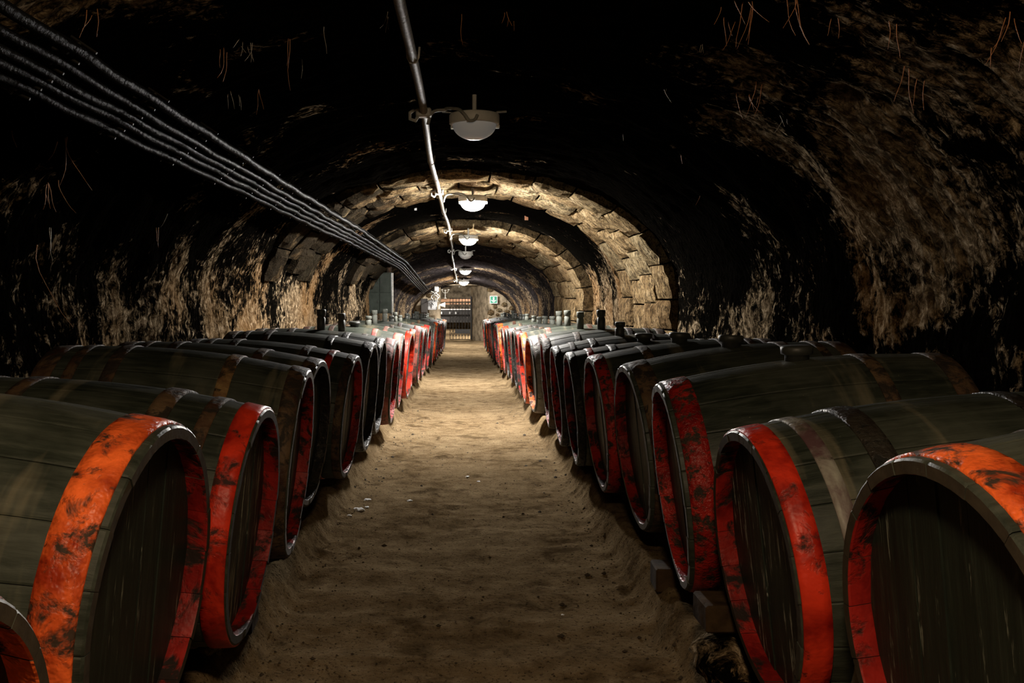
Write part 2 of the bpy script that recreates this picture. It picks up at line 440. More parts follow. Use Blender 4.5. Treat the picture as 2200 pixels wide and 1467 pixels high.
# ------------------------------------------------------------------ block arches
def arch(name, y0, y1, ar, al, b, ncol, courses, seed, th_end):
    rnd = random.Random(seed)
    root = struct(empty(name))
    for c in range(ncol):
        ya, yb = y0+(y1-y0)*c/ncol, y0+(y1-y0)*(c+1)/ncol
        th = -.42-.12*rnd.random()                        # below 0 the arch stands on straight jambs
        while th < th_end:
            step = (PI+.4)/courses*rnd.uniform(.8, 1.25)
            t1 = th+step
            proud = rnd.uniform(-.02, .022); G = .009
            n = 5; V = []; F = []
            def pos(t, y, off):
                f = (y-y0)/(y1-y0)
                AR_, AL_, B_ = ar[0]+(ar[1]-ar[0])*f, al[0]+(al[1]-al[0])*f, b[0]+(b[1]-b[0])*f
                A_ = AR_ if t < PI/2 else AL_
                if t < 0: return Vector((A_-off, y, 1.22+t*1.4))
                return Vector(((A_-off)*math.cos(t), y, 1.22+(B_-off)*math.sin(t)))
            g = G/1.4
            jy0, jy1 = rnd.uniform(-.02, .02), rnd.uniform(-.02, .02)
            e0 = y0 if c == 0 else ya+.006; e1 = y1 if c == ncol-1 else yb-.006
            for i in range(n+1):
                for j in range(n+1):
                    fi, fj = i/n, j/n
                    t = (th+g)+(t1-th-2*g)*fi; y = e0+(e1-e0)*fj
                    if 0 < c and j == 0: y += 0
                    ed = 1 if i in (0, n) or j in (0, n) else 0
                    p0 = pos(t, y, 0)
                    nz_ = .022*float(fbm(p0.x*6, p0.y*6, p0.z*6, 3))
                    V.append(pos(t, y, proud+nz_-(.018+.02*rnd.random() if ed else 0)))
            ring = [i*(n+1) for i in range(n+1)]+[n*(n+1)+j for j in range(1, n+1)]+[i*(n+1)+n for i in range(n-1, -1, -1)]+[j for j in range(n-1, 0, -1)]
            for i in range(n):
                for j in range(n):
                    a = i*(n+1)+j; F.append((a, a+n+1, a+n+2, a+1))
            base = len(V)
            for r in ring:
                i, j = divmod(r, n+1)
                t = (th+g)+(t1-th-2*g)*i/n; y = e0+(e1-e0)*j/n
                V.append(pos(t, y, -.2))
            L = len(ring)
            for k in range(L): F.append((ring[k], base+k, base+(k+1) % L, ring[(k+1) % L]))
            obj('stone_block', V, F, 'block', root, smooth=False)
            th = t1
    return root
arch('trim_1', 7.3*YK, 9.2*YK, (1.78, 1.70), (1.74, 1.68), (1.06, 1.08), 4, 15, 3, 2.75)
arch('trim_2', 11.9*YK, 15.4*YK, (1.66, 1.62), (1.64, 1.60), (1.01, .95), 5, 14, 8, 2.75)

# ------------------------------------------------------------------ end wall with its passage, gate and the room beyond
YE = 24.0*YK
def end_wall():
    rnd = random.Random(4)
    # wall panel right of the passage, left of it and a crown over it: solid, 0.5 m thick
    mb = MB()
    mb.box((1.30, YE+.27, .85), (1.26, .5, 2.1)); mb.box((-1.35, YE+.27, .85), (1.32, .5, 2.1))
    mb.box((0, YE+.27, 1.75), (3.6, .5, .34))
    wl = struct(mb.build('wall_far', 'palewall'))
    # rubble stones showing on the right flank and a few at the left
    spots = []
    for i in range(70):
        spots.append((rnd.choice([1, 1, 1, -1])*rnd.uniform(.70, 1.5), rnd.uniform(.3, 1.55), rnd.uniform(.06, .13)))
    keep = []
    for s in spots:
        if all(math.hypot(s[0]-k[0], s[1]-k[1]) > (s[2]+k[2])*.92 for k in keep) and not (.70 < s[0] < .97 and 1.03 < s[1] < 1.31): keep.append(s)
    for (x, z, r) in keep:
        bm = bmesh.new(); bmesh.ops.create_icosphere(bm, subdivisions=1, radius=1)
        sx, sz = r*rnd.uniform(.9, 1.25), r*rnd.uniform(.75, 1.0)
        for v in bm.verts:
            k = 1+rnd.uniform(-.15, .15); v.co = Vector((v.co.x*sx*k, v.co.y*.07, v.co.z*sz*k))
        bm.verts.index_update()
        st = obj('stone', [v.co.copy() for v in bm.verts], [tuple(v.index for v in f.verts) for f in bm.faces], 'block', wl, False)
        st.location = (x, YE+.01, z); bm.free()
    # slanting reveal on the right of the passage
    V = [(.68, YE, -.1), (.20, YE+1.3, -.1), (.20, YE+1.3, 1.9), (.68, YE, 1.9), (1.2, YE, -.1), (1.2, YE+1.3, -.1), (1.2, YE+1.3, 1.9), (1.2, YE, 1.9)]
    struct(obj('wall_reveal', V, [(0,1,2,3),(4,7,6,5),(0,3,7,4),(1,5,6,2),(3,2,6,7),(0,4,5,1)], 'palewall', None, False))
    # room beyond
    struct(MB().box((-.6, YE+7.4, -.09), (5.4, 12.4, .1)).build('floor_passage', 'floor'))
    struct(MB().box((-.6, YE+7.4, 1.78), (5.4, 12.4, .1)).build('ceiling_passage', 'palewall'))
    struct(MB().box((-.6, YE+13.6, .85), (5.4, .1, 1.9)).build('wall_end', 'palewall'))
    struct(MB().box((-3.2, YE+7.2, .85), (.1, 12.8, 1.9)).build('wall_passage_left', 'palewall'))
    struct(MB().box((2.0, YE+7.4, .85), (.1, 12.2, 1.9)).build('wall_passage_right', 'palewall'))
end_wall()
def gate():
    yg = YE+1.0
    t = tag(empty('folding_gate', (0, yg, -.03)), 'black wrought-iron folding gate standing half across the far doorway', 'gate')
    x0, x1 = -.43, .20; H = 1.25
    def bar(name, p, q_, r):
        return MB().tube([p, q_], r, 6).build(name, 'iron', t)
    nb = 8
    for i in range(nb):
        x = x0+(x1-x0)*i/(nb-1)
        bar('bar', (x, 0, .02), (x, 0, H if i < nb-1 else H+.05), .0085 if i < nb-1 else .03)
    for k in range(nb-1):
        xa, xb = x0+(x1-x0)*k/(nb-1), x0+(x1-x0)*(k+1)/(nb-1)
        for z in (.20, .62, 1.02):
            s = 1 if k % 2 else -1
            bar('lattice_strip', (xa, -.012, z-.09*s), (xb, -.012, z+.09*s), .0055)
            bar('lattice_strip', (xa, .012, z+.09*s), (xb, .012, z-.09*s), .0055)
    bar('bottom_rail', (x0, 0, .02), (x1, 0, .02), .010)
    bar('top_rail', (x0, 0, H-.02), (x1, 0, H-.02), .010)
    MB().box((-.06, -.02, .26), (.44, .012, .13), .003).build('kick_plate', 'iron', t)
gate()
def far_room():
    tb = tag(empty('wooden_bar', (-.6, YE+11, -.04)), 'low dark timber counter with pale top edge behind the iron gate', 'counter')
    MB().box((0, 0, .52), (2.6, .6, .50), .01).build('body', 'darktimber', tb)
    for sx in (-1.2, 1.2):
        for sy in (-.24, .24): MB().box((sx, sy, .14), (.08, .08, .28), .005).build('leg', 'darktimber', tb)
    MB().box((0, -.02, .80), (2.7, .7, .05), .01).build('counter_top', 'timber', tb)
    MB().box((0, -.38, .80), (2.7, .02, .04), .003).build('edge_strip', 'signwhite', tb)
    for i, x in enumerate((-.62, -.32, .02, .26)):
        j = MB().lathe([(.030, 0), (.034, .01), (.034, .07), (.028, .085), (.028, .095)], 12)
        o = tag(j.build('glass_jar', 'plaster'), 'small pale jar on a ledge below the counter edge, %s from the left' % ('first', 'second', 'third', 'fourth')[i], 'jar', 'jars below the counter')
        o.location = (-.6+x, YE+10.60, .572)
    MB().box((0, -.40, .60), (2.6, .24, .02), .003).build('ledge', 'darktimber', tb)
    r = tag(empty('timber_beam', (-.45, YE+5.2, 1.14)), 'orange-brown timber beam crossing above the gate', 'beam')
    MB().box((0, 0, 0), (1.9, .12, .10), .008, Matrix.Rotation(-.02, 3, 'Y')).build('timber', 'timber', r)
    MB().box((.3, -.02, -.12), (1.3, .05, .05), .004).build('batten', 'timber', r)
    for sx in (-.9, .9): MB().box((sx, 0, -.60), (.10, .10, 1.16), .006).build('post', 'timber', r)
    # candelabra on the beam
    c = tag(empty('candelabra', (-.66, YE+5.2, 1.20)), 'white three-armed candelabra standing on the far timber beam', 'candelabra')
    MB().lathe([(.05, 0), (.05, .012), (.012, .03), (.009, .2), (.016, .21), (.009, .22), (.009, .27)], 12).build('stem', 'white', c)
    for s in (-1, 1):
        pts = [(s*.10*math.sin(a), 0, .22+.09*(1-math.cos(a))-.06*math.sin(2*a)) for a in np.linspace(0, PI/2, 8)]
        pts = [(s*.11*k, 0, .22-.05*math.sin(PI*k*.8)+.09*k*k) for k in np.linspace(0, 1, 8)]
        MB().tube(pts, .007, 6).build('arm', 'white', c, True)
        MB().lathe([(.012, 0), (.034, .02), (.034, .035), (.014, .04)], 12, c=(s*.11, 0, .28)).build('cup', 'white', c, True)
    MB().lathe([(.012, 0), (.034, .02), (.034, .035), (.014, .04)], 12, c=(0, 0, .26)).build('cup', 'white', c, True)
    s = tag(empty('exit_sign', (.83, YE-.13, CAMZ-.05)), 'green emergency sign with a white downward arrow on the far wall', 'sign')
    MB().box((0, .01, 0), (.22, .02, .22), .002).build('frame', 'signwhite', s)
    MB().box((0, -.002, 0), (.185, .008, .185), .001).build('panel', 'green', s)
    a = MB()
    a.box((0, -.010, .022), (.042, .006, .10))
    P = [(-.068, .0), (-.068, -.022), (0, -.080), (.068, -.022), (.068, .0), (0, -.045)]
    a.add([(x, -.013, z) for x, z in P]+[(x, -.007, z) for x, z in P],
          [(0,1,2,5),(2,3,4,5)]+[(i, (i+1) % 6, 6+(i+1) % 6, 6+i) for i in range(6)])
    a.build('arrow', 'signwhite', s)
far_room()

# ------------------------------------------------------------------ barrels
NST = 20
LEN = .95
def prof(x, ratio):                       # radius along the body (rh = 1 at both ends), x from 0 to -LEN
    k = (x+LEN/2)/(LEN/2)
    return 1+(ratio-1)*(1-k*k)
RH = .34
def barrel_meshes(ratio):
    R = {}
    th = .028
    NL = 12
    xs_ = [0, -.004]+[-.004-(LEN-.008)*i/NL for i in range(1, NL)]+[-LEN+.004, -LEN]
    R['staves'] = []
    for s in range(NST):
        a0, a1 = 2*PI*s/NST, 2*PI*(s+1)/NST
        wob = random.uniform(-.0012, .0012)
        V = []; F = []; mi = []
        for i, x in enumerate(xs_):
            r = RH*prof(x, ratio)+wob
            end = 0.004 if i in (0, len(xs_)-1) else 0
            dxj = random.uniform(-.002, .002) if i == 0 else 0
            for k, (f, dr) in enumerate(((.006, -.0018), (.04, -.0002), (.35, .0), (.65, .0), (.96, -.0002), (.994, -.0018))):
                a = a0+(a1-a0)*f; rr = r+dr-end; V.append((x+dxj, rr*math.sin(a), rr*math.cos(a)))
            for f in (.994, .66, .33, .006):
                a = a0+(a1-a0)*f; rr = r-th+end*.5; V.append((x+dxj, rr*math.sin(a), rr*math.cos(a)))
        n = 10
        for i in range(len(xs_)-1):
            for k in range(n):
                F.append((i*n+k, (i+1)*n+k, (i+1)*n+(k+1) % n, i*n+(k+1) % n))
                mi.append(1 if 6 <= k <= 8 else 0)
        F.append(tuple(range(n))); mi.append(2)
        F.append(tuple(range((len(xs_)-1)*n+n-1, (len(xs_)-1)*n-1, -1))); mi.append(2)
        R['staves'].append((V, F, mi))
    # head boards
    rin = (RH*prof(-.05, ratio)-th)*1.002
    R['boards'] = []
    nb = 7
    ws = [random.uniform(.85, 1.15) for _ in range(nb)]; tot = sum(ws); acc = 0
    for i in range(nb):
        y0 = -rin+2*rin*acc/tot; acc += ws[i]; y1 = -rin+2*rin*acc/tot
        g = .0012; ya, yb = y0+(g if i else 0), y1-(g if i < nb-1 else 0)
        x = -.048+random.uniform(-.0018, .0018)
        top = [ya+(yb-ya)*k/5 for k in range(6)]
        ring = [(y, math.sqrt(max(0, rin*rin-y*y))) for y in top]+[(y, -math.sqrt(max(0, rin*rin-y*y))) for y in reversed(top)]
        L = len(ring)
        V = [(x, y, z) for y, z in ring]+[(x-.025, y, z) for y, z in ring]
        F = [tuple(range(L-1, -1, -1)), tuple(range(L, 2*L))]+[(k, (k+1) % L, L+(k+1) % L, L+k) for k in range(L)]
        R['boards'].append((V, F))
    R['back'] = MB().lathe([(rin, -LEN+.06), (rin, -LEN+.04)], 32, 'x')
    def hoop(x0, x1, t=.0035, lump=.0):
        N = 56; pr = []
        ph = random.uniform(0, 99)
        for (x, dt) in ((x0, 0), (x0-.001, t), ((x0*2+x1)/3, t*1.15), ((x0+2*x1)/3, t*1.1), (x1+.001, t), (x1, 0)):
            pr.append((RH*prof(x, ratio)+dt+.0008, x))
        lm = lambda k, j: 1+(lump*float(pn(k*.55+ph, j*1.3, 3.3)) if 0 < j < 5 else 0)
        mb = MB(); mb.lathe([(r, h) for r, h in pr]+[(pr[-1][0]-.004, pr[-1][1]), (pr[0][0]-.004, pr[0][1])], N, 'x', closed=True, rfun=lm)
        return mb
    R['hoop'] = {'wide': hoop(-.016, -.098, .005, .010), 'mid': hoop(-.004, -.066, .004, .004), 'thin': hoop(-.006, -.048, .0035, .003),
                 'second': hoop(-.115, -.155), 'quarter': hoop(-.25, -.298), 'quarter_wide': hoop(-.235, -.295, .006, .006),
                 'back_quarter': hoop(-.652, -.70), 'back_second': hoop(-.795, -.835), 'back_end': hoop(-.875, -.945)}
    for k, mb in R['hoop'].items(): mb
    return R
PROTO = {}
def proto_mesh(key, fn):
    if key not in PROTO: PROTO[key] = fn()
    return PROTO[key]
BM = {r: barrel_meshes(r) for r in (1.10, 1.13)}
def bung_mesh(kind):
    mb = MB()
    if kind == 'tall': mb.lathe([(.030, -.03), (.032, .085), (.027, .09), (.027, .10), (.034, .105), (.035, .145), (.031, .15)], 16)
    elif kind == 'mid': mb.lathe([(.032, -.03), (.033, .045), (.027, .05), (.027, .058), (.035, .062), (.035, .088), (.031, .092)], 16)
    else: mb.lathe([(.040, -.03), (.040, .016), (.052, .02), (.053, .042), (.046, .048)], 18)
    return mb
ORD = ['front', 'first', 'second', 'third', 'fourth', 'fifth', 'sixth', 'seventh', 'eighth', 'ninth', 'tenth', 'eleventh', 'twelfth', 'thirteenth',
       'fourteenth', 'fifteenth', 'sixteenth', 'seventeenth', 'eighteenth', 'nineteenth', 'twentieth', 'twenty-first', 'twenty-second', 'twenty-third', 'twenty-fourth', 'twenty-fifth']
def barrel(side, X, d, Cb, rh, yaw, tilt, ratio, hoops, chime, grain, bung, label, head='head'):
    """side -1 left, +1 right; Cb = depth of the head centre below the camera."""
    yaw += side*5.7*X/d; d *= YK
    t = tag(empty('wine_barrel', (side*X, d, CAMZ-Cb), (0, math.radians(tilt), math.radians(yaw)+(PI if side > 0 else 0))), label, 'barrel', 'barrels of the %s row' % ('left' if side < 0 else 'right'))
    s = rh/RH; t.scale = (1, s, s)
    P = BM[ratio]
    off = random.randrange(NST)
    for k in range(NST):
        kk = k
        key = ('stave', ratio, kk, chime, grain)
        V, F, mi = P['staves'][kk]
        me = proto_mesh(key, lambda: mesh('stave', V, F, ['stave', chime, grain], 'stave', mi))
        link('stave', me, t)
    for k, (V, F) in enumerate(P['boards']):
        link('head_board', proto_mesh(('board', ratio, k, head), lambda: mesh('head_board', V, F, head, False)), t)
    link('back_head', proto_mesh(('back', ratio), lambda: P['back'].mesh('back_head', 'head')), t)
    for (hk, hm) in hoops:
        mb = P['hoop'][hk]
        o = link('hoop', proto_mesh(('hoop', ratio, hk, hm), lambda: mb.mesh('hoop', hm, True)), t)
        if hm in ('red', 'redwhole', 'reddark', 'pink'):
            o['label'] = {'red': 'worn orange-red painted end hoop', 'redwhole': 'bright red painted end hoop', 'reddark': 'dark red painted end hoop', 'pink': 'faded pinkish red end hoop'}[hm]
    if bung:
        bk, bm_ = bung
        o = link('bung', proto_mesh(('bung', bk, bm_), lambda: bung_mesh(bk).mesh('bung', bm_, True)), t)
        o.location = (-LEN/2, 0, RH*ratio); o.rotation_euler = (random.uniform(-.06, .06), math.radians(-tilt)+random.uniform(-.04, .04), 0); o.scale = (1, 1/s, 1/s)
    return t
BK = [('back_quarter', 'rust'), ('back_second', 'rust'), ('back_end', 'rust')]
# side, X, d, C, rh, yaw, tilt, ratio, hoops, chime, end grain, bung, label
near = [
 (-1, .61, .915, .665, .325, 1, 5, 1.10, [('wide', 'red'), ('quarter', 'rust')]+BK, 'red', 'chimedark', None, 'barrel with bright red rim cut off by the lower left corner'),
 (-1, .640, 1.745, .615, .347, 0, 5, 1.10, [('wide', 'red'), ('back_quarter', 'rust'), ('back_end', 'rust')], 'redin', 'chimedark', None, 'large weathered grey-green barrel with flaking orange end hoop, foremost whole one at left'),
 (-1, .615, 2.47, .665, .338, 2, 5.5, 1.10, [('mid', 'redwhole'), ('second', 'rust'), ('quarter_wide', 'rust')]+BK, 'redin', 'chimedark', None, 'barrel with smooth red hoop, two brown hoops and a white-streaked head, left row', 'headstreak'),
 (-1, .625, 3.20, .625, .350, 4, 5.5, 1.10, [('mid', 'rust'), ('quarter', 'ochre')]+BK, 'redin', 'chimegrey', None, 'dark barrel with pale end grain and ochre rusted hoop, third whole one at left'),
 (-1, .700, 3.95, .635, .340, -1.6, 5, 1.10, [('mid', 'rust'), ('quarter', 'rust')]+BK, 'black', 'chimegrey', None, 'plain black barrel with pale rim pushed back behind its neighbour, left row'),
 (-1, .630, 4.70, .665, .340, -1.5, 5.5, 1.10, [('thin', 'rust'), ('second', 'redwhole'), ('quarter', 'rust')]+BK, 'reddark', 'chimedark', None, 'black barrel with a red stripe hoop behind its rim, left row'),
 (-1, .606, 5.42, .640, .345, -1, 4.5, 1.10, [('mid', 'black'), ('quarter', 'black')]+BK, 'black', 'chimegrey', None, 'all-black barrel below the nearer tall bung, left row'),
 (-1, .614, 6.17, .650, .345, 0, 4.5, 1.10, [('mid', 'black'), ('quarter', 'black')]+BK, 'black', 'chimegrey', ('tall', 'bung'), 'black barrel with a tall dark bung, nearest of the upright bungs at left'),
 (1, .80, 1.40, .622, .350, 1, 5, 1.10, [('wide', 'red'), ('quarter', 'ochre')]+BK, 'redin', 'chimedark', None, 'big barrel with scuffed orange hoop cut off by the right edge'),
 (1, .730, 2.13, .672, .332, -1.5, 6, 1.10, [('mid', 'redwhole'), ('second', 'greyhoop'), ('quarter_wide', 'black'), ('back_quarter', 'black'), ('back_end', 'black')], 'redin', 'chimedark', None, 'barrel with red rim, grey hoop and black tarred hoop, second at right', 'headdrip'),
 (1, .700, 2.87, .640, .345, -5.5, 6.5, 1.10, [('wide', 'reddark'), ('back_quarter', 'rust'), ('back_end', 'rust')], 'reddark', 'chimegrey', ('flat', 'bung'), 'olive barrel with speckled dark red hoop above a wooden block, right row'),
 (1, .715, 3.60, .640, .350, 0, 6, 1.10, [('wide', 'rust')]+BK, 'redin', 'chimegrey', ('flat', 'bung'), 'dark barrel with brown end hoop and thin red inner rim, right row'),
 (1, .675, 4.33, .650, .345, 0, 5.5, 1.10, [('mid', 'reddark'), ('quarter', 'rust')]+BK, 'redin', 'chimegrey', ('flat', 'bung'), 'narrow-looking barrel with dark crimson speckled hoop, fifth at right'),
 (1, .640, 5.06, .670, .335, -1.5, 5, 1.10, [('thin', 'black'), ('second', 'redwhole'), ('quarter', 'black')]+BK, 'redin', 'chimegrey', ('flat', 'bung'), 'grey-green barrel with a red patch between black hoops, sixth at right'),
 (1, .626, 5.76, .675, .335, -1, 5, 1.13, [('thin', 'black'), ('second', 'rust'), ('quarter', 'black')]+BK, 'reddark', 'chimegrey', ('mid', 'bung'), 'greyish barrel with three dark hoops on its crown, seventh at right'),
 (1, .620, 6.50, .665, .338, -2, 5, 1.13, [('mid', 'rust'), ('quarter', 'rust')]+BK, 'reddark', 'chimegrey', ('tall', 'bung'), 'grey barrel carrying the tallest dark bung, eighth at right'),
]
for a in near: barrel(*a)
rnd = random.Random(21)
def far_row(side, items):
    for i, (d, X, B, rh, yaw, hoops, chime, grain, bung, desc) in enumerate(items):
        barrel(side, X, d, B-rh, rh, yaw, 4.5, 1.13, hoops+BK, chime, grain, bung, desc)
tl, ml, fl = ('tall', 'bunggrey'), ('mid', 'bunggrey'), ('flat', 'bung')
Lf = [(7.0, .583, 1.045, .343, 0, [('wide', 'pink'), ('quarter', 'rust')], 'reddark', 'chimegrey', ('tall', 'bung'), 'silvery grey barrel with faded pink hoop and tall bung, left row'),
      (7.88, .590, 1.03, .34, 1, [('wide', 'pink'), ('quarter', 'pink')], 'redin', 'chimegrey', fl, 'grey barrel with two pale pink hoops, left row'),
      (8.75, .565, 1.04, .34, -2, [('mid', 'redwhole'), ('quarter', 'pink')], 'redwhole', 'chimegrey', ml, 'grey barrel with bright scarlet hoop and rim, left row'),
      (9.6, .585, 1.05, .34, 2, [('mid', 'red'), ('quarter', 'rust')], 'redwhole', 'chimegrey', tl, 'barrel with orange-red hoop just past the scarlet one, left row'),
      (10.5, .555, 1.06, .345, 0, [('wide', 'pink'), ('quarter', 'rust')], 'reddark', 'chimegrey', tl, 'large grey barrel with pale end hoop, mid-distance of left row')]
Rf = [(7.35, .575, 1.00, .325, 3, [('wide', 'greyhoop'), ('second', 'pink')], 'red', 'chimegrey', tl, 'pale silvery barrel with orange inner rim, ninth at right'),
      (8.15, .56, 1.02, .335, 0, [('mid', 'red'), ('quarter', 'pink')], 'redwhole', 'chimegrey', tl, 'grey barrel with orange hoop and pinkish quarter hoop, tenth at right'),
      (8.95, .57, 1.04, .335, 0, [('mid', 'reddark'), ('quarter', 'rust')], 'redin', 'chimegrey', tl, 'barrel with crimson hoop, eleventh at right'),
      (9.75, .58, 1.055, .335, 1, [('wide', 'rust'), ('quarter', 'rust')], 'black', 'chimegrey', ml, 'brown-hooped barrel, twelfth at right'),
      (10.55, .57, 1.07, .335, 0, [('wide', 'pink'), ('quarter', 'rust')], 'reddark', 'chimegrey', ml, 'barrel with faded salmon hoop, thirteenth at right')]
far_row(-1, Lf); far_row(1, Rf)
for side in (-1, 1):
    its = []
    N = 12
    for i in range(N):
        d = 11.33+.805*i; f = i/(N-1)
        h = rnd.choice(['red', 'redwhole', 'reddark', 'pink', 'rust', 'black', 'redwhole'])
        nm = {'red': 'orange-red', 'redwhole': 'bright red', 'reddark': 'dark red', 'pink': 'faded pink', 'rust': 'brown', 'black': 'black'}[h]
        k = N-i
        pos = 'nearest the gate' if k == 1 else '%s from the gate end' % ORD[k]
        its.append((d, .55-.10*f+rnd.uniform(-.02, .02), 1.08+.13*f, .335+rnd.uniform(-.01, .01), rnd.uniform(-2, 2), [('wide', h), ('quarter', 'rust')],
                    rnd.choice(['redin', 'reddark', 'black']), 'chimegrey', rnd.choice([tl, ml, ml, ('mid', 'bung')]), 'distant barrel with %s hoop, %s of %s row' % (nm, pos, 'left' if side < 0 else 'right')))
    far_row(side, its)

# ------------------------------------------------------------------ timber skids and chocks under the barrels
def beam(side, x, y0, y1, zt, name, label):
    V = MB()
    rr = random.Random(int(y0*100)+side)
    n = 14; r = .055
    y0, y1 = y0*YK, y1*YK
    pts = [(x+.01*math.sin(k*1.7), y0+(y1-y0)*k/n, zt-r+.006*math.sin(k*2.3+side)) for k in range(n+1)]
    V.tube(pts, [r*rr.uniform(.92, 1.06) for _ in pts], 9)
    return tag(V.build(name, 'beam', None, True), label, 'beam', 'timber skids under the barrels')
for side in (-1, 1):
    sd = 'left' if side < 0 else 'right'
    for j, (y0, y1, nm) in enumerate(((.4, 4.0, 'nearest'), (4.05, 8.0, 'second'), (8.05, 13.0, 'third'), (13.05, 20.8, 'farthest'))):
        f = (y0+y1)/2
        xx = np.interp(f, [0, 5, 8, 12, 20], [.93, .92, .86, .84, .76])
        beam(side, side*xx, y0, y1, (.164, .150, .088, -.045)[j], 'timber_skid', 'dark rounded timber skid under the %s row of barrels, %s length' % (sd, nm))
def chock(side, x, y, z0, z1, lx, ly, label):
    mb = MB(); mb.box((0, 0, (z1-z0)/2), (lx, ly, z1-z0), .006)
    o = tag(mb.build('wooden_block', 'beam'), label, 'block', 'blocks wedged under the barrels')
    o.location = (x, y*YK, z0); o.rotation_euler = (0, 0, random.uniform(-.08, .08))
    return o
chock(1, .80, 2.50, .245, .325, .20, .15, 'rough wooden block wedged between two barrels above the right ledge')
chock(1, .82, 3.24, .10, .19, .18, .14, 'small wooden block behind the speckled red barrel, right row')
chock(-1, -.80, 2.84, .10, .19, .18, .14, 'dark wooden block between the second and third whole barrels, left row')
chock(-1, -.80, 2.12, .10, .18, .18, .14, 'dark wooden block behind the flaking orange-hooped barrel, left row')
for i in range(5):
    def lump(x, y, r, label):
        y *= YK
        bm = bmesh.new(); bmesh.ops.create_icosphere(bm, subdivisions=3, radius=1)
        for v in bm.verts:
            p = v.co*2+Vector((x*9, y*3, 0)); k = 1+.35*float(fbm(p.x, p.y, p.z, 3))
            v.co = Vector((v.co.x*r*k, v.co.y*r*1.5*k, v.co.z*r*.8*k))
        bm.verts.index_update()
        o = tag(obj('rubble_stone', [v.co.copy() for v in bm.verts], [tuple(v.index for v in f.verts) for f in bm.faces], 'rock'), label, 'stone', 'stones along the ledges')
        o.location = (x, y, fz(x, y)+r*.25); bm.free()
    spec = [(.77, 2.47, .090, 'dark lumpy stone under the wooden block at right'), (.84, 2.06, .06, 'dark lumpy stone beneath the red-rimmed second barrel at right'),
            (.82, 3.30, .05, 'small stone on the right ledge below the fourth barrel'), (-.80, 2.62, .050, 'dark stone on the left ledge below the third barrel'),
            (-.80, 3.62, .05, 'small stone on the left ledge below the pale-rimmed barrels')]
    lump(*spec[i])

# ------------------------------------------------------------------ lamps, conduit, cables
def lamp(x, y, z, state, label, light=None):
    """z = height of the lower edge of the base ring."""
    y *= YK
    t = tag(empty('bulkhead_lamp', (x, y, z)), label, 'lamp', 'bulkhead lamps along the vault')
    R = .14
    MB().lathe([(R*.95, .058), (R, .052), (R, .006), (R*.95, 0), (R*.86, .0), (R*.86, .03), (R*.5, .035)], 40).build('base_ring', 'white', t, True)
    n = 96 if state in ('off', 'dim') else 28; pr = [(R*.86*math.cos(a), -.085*math.sin(a)) for a in np.linspace(0, PI/2-.12, 12)]
    d = MB().lathe([(R*.84, .012)]+pr, n, rfun=lambda k, j: 1+.010*(1 if k % 2 else -1))
    d.build('glass_dome', {'off': 'dome_off', 'dim': 'dome_dim', 'cool': 'dome_cool', 'far': 'dome_far', 'warm': 'dome_warm'}[state], t, True)
    for a in (.4, 2.6, 4.5):
        MB().box((R*.99*math.cos(a), R*.99*math.sin(a), .0), (.03, .03, .02), .003).build('catch', 'white', t)
    # flexible tube to the conduit and a hanger to the vault
    cx = -.235-x
    pts = [(cx+.03, 0, .0), (cx+.045, -.005, .05), (cx+.07, -.01, .075), (cx+.13, -.01, .082), (-.155, -.03, .085), (-.09, -.11, .065), (-.055, -.145, .03), (-.03, -.155, -.005), (0, -.15, .0), (.015, -.142, .028)]
    sm = []
    for i in range(len(pts)-1):
        p0, p1, p2, p3 = (Vector(pts[max(0, min(len(pts)-1, i+k))]) for k in (-1, 0, 1, 2))
        for f in (0, .25, .5, .75):
            sm.append(.5*((2*p1)+(p2-p0)*f+(2*p0-5*p1+4*p2-p3)*f*f+(3*p1-p0-3*p2+p3)*f**3))
    sm.append(Vector(pts[-1]))
    MB().tube(sm, .009, 8).build('flex_tube', 'hose', t, True)
    for sx in (-1, 1):
        zt = float(vault(.5, y)[1])-z
        MB().tube([(sx*.09, .0, .05), (sx*.13, .02, .075), (sx*.18, .03, .08)], .006, 6).build('bracket', 'clip', t, True)
    MB().tube([(0, 0, .05), (0, 0, max(.1, zt-.0))], .012, 8).build('mount', 'white', t)
    return t
LZ = [(.055, 4.67, CAMZ+.965, 'dim', 'unlit white bulkhead lamp with ribbed glass dome, nearest the viewer'),
      (.080, 8.1, CAMZ+.925, 'cool', 'large glowing bulkhead lamp under the first stone arch'),
      (.055, 12.05, CAMZ+.84, 'cool', 'glowing bulkhead lamp under the second stone arch'),
      (.02, 15.9, CAMZ+.82, 'dim', 'small unlit lamp between the glowing lamps'),
      (.02, 19.6, CAMZ+.63, 'far', 'glowing lamp second from the far doorway'),
      (-.02, 22.4, CAMZ+.42, 'far', 'glowing lamp nearest the far doorway'),
      (.055, .25, CAMZ+.93, 'warm', 'warm bulkhead lamp on the vault behind the viewer'),
      (.9, 26.6, CAMZ+.37, 'cool', 'added unseen fill lamp in the room beyond the iron gate, at its right'),  # added out of view to brighten the floor behind the gate
      (-1.9, 31.2, CAMZ+.37, 'cool', 'added unseen fill lamp in the room beyond the iron gate, at its left')]  # second added lamp, unseen, lights back wall and floor under the counter
for a in LZ: lamp(*a)

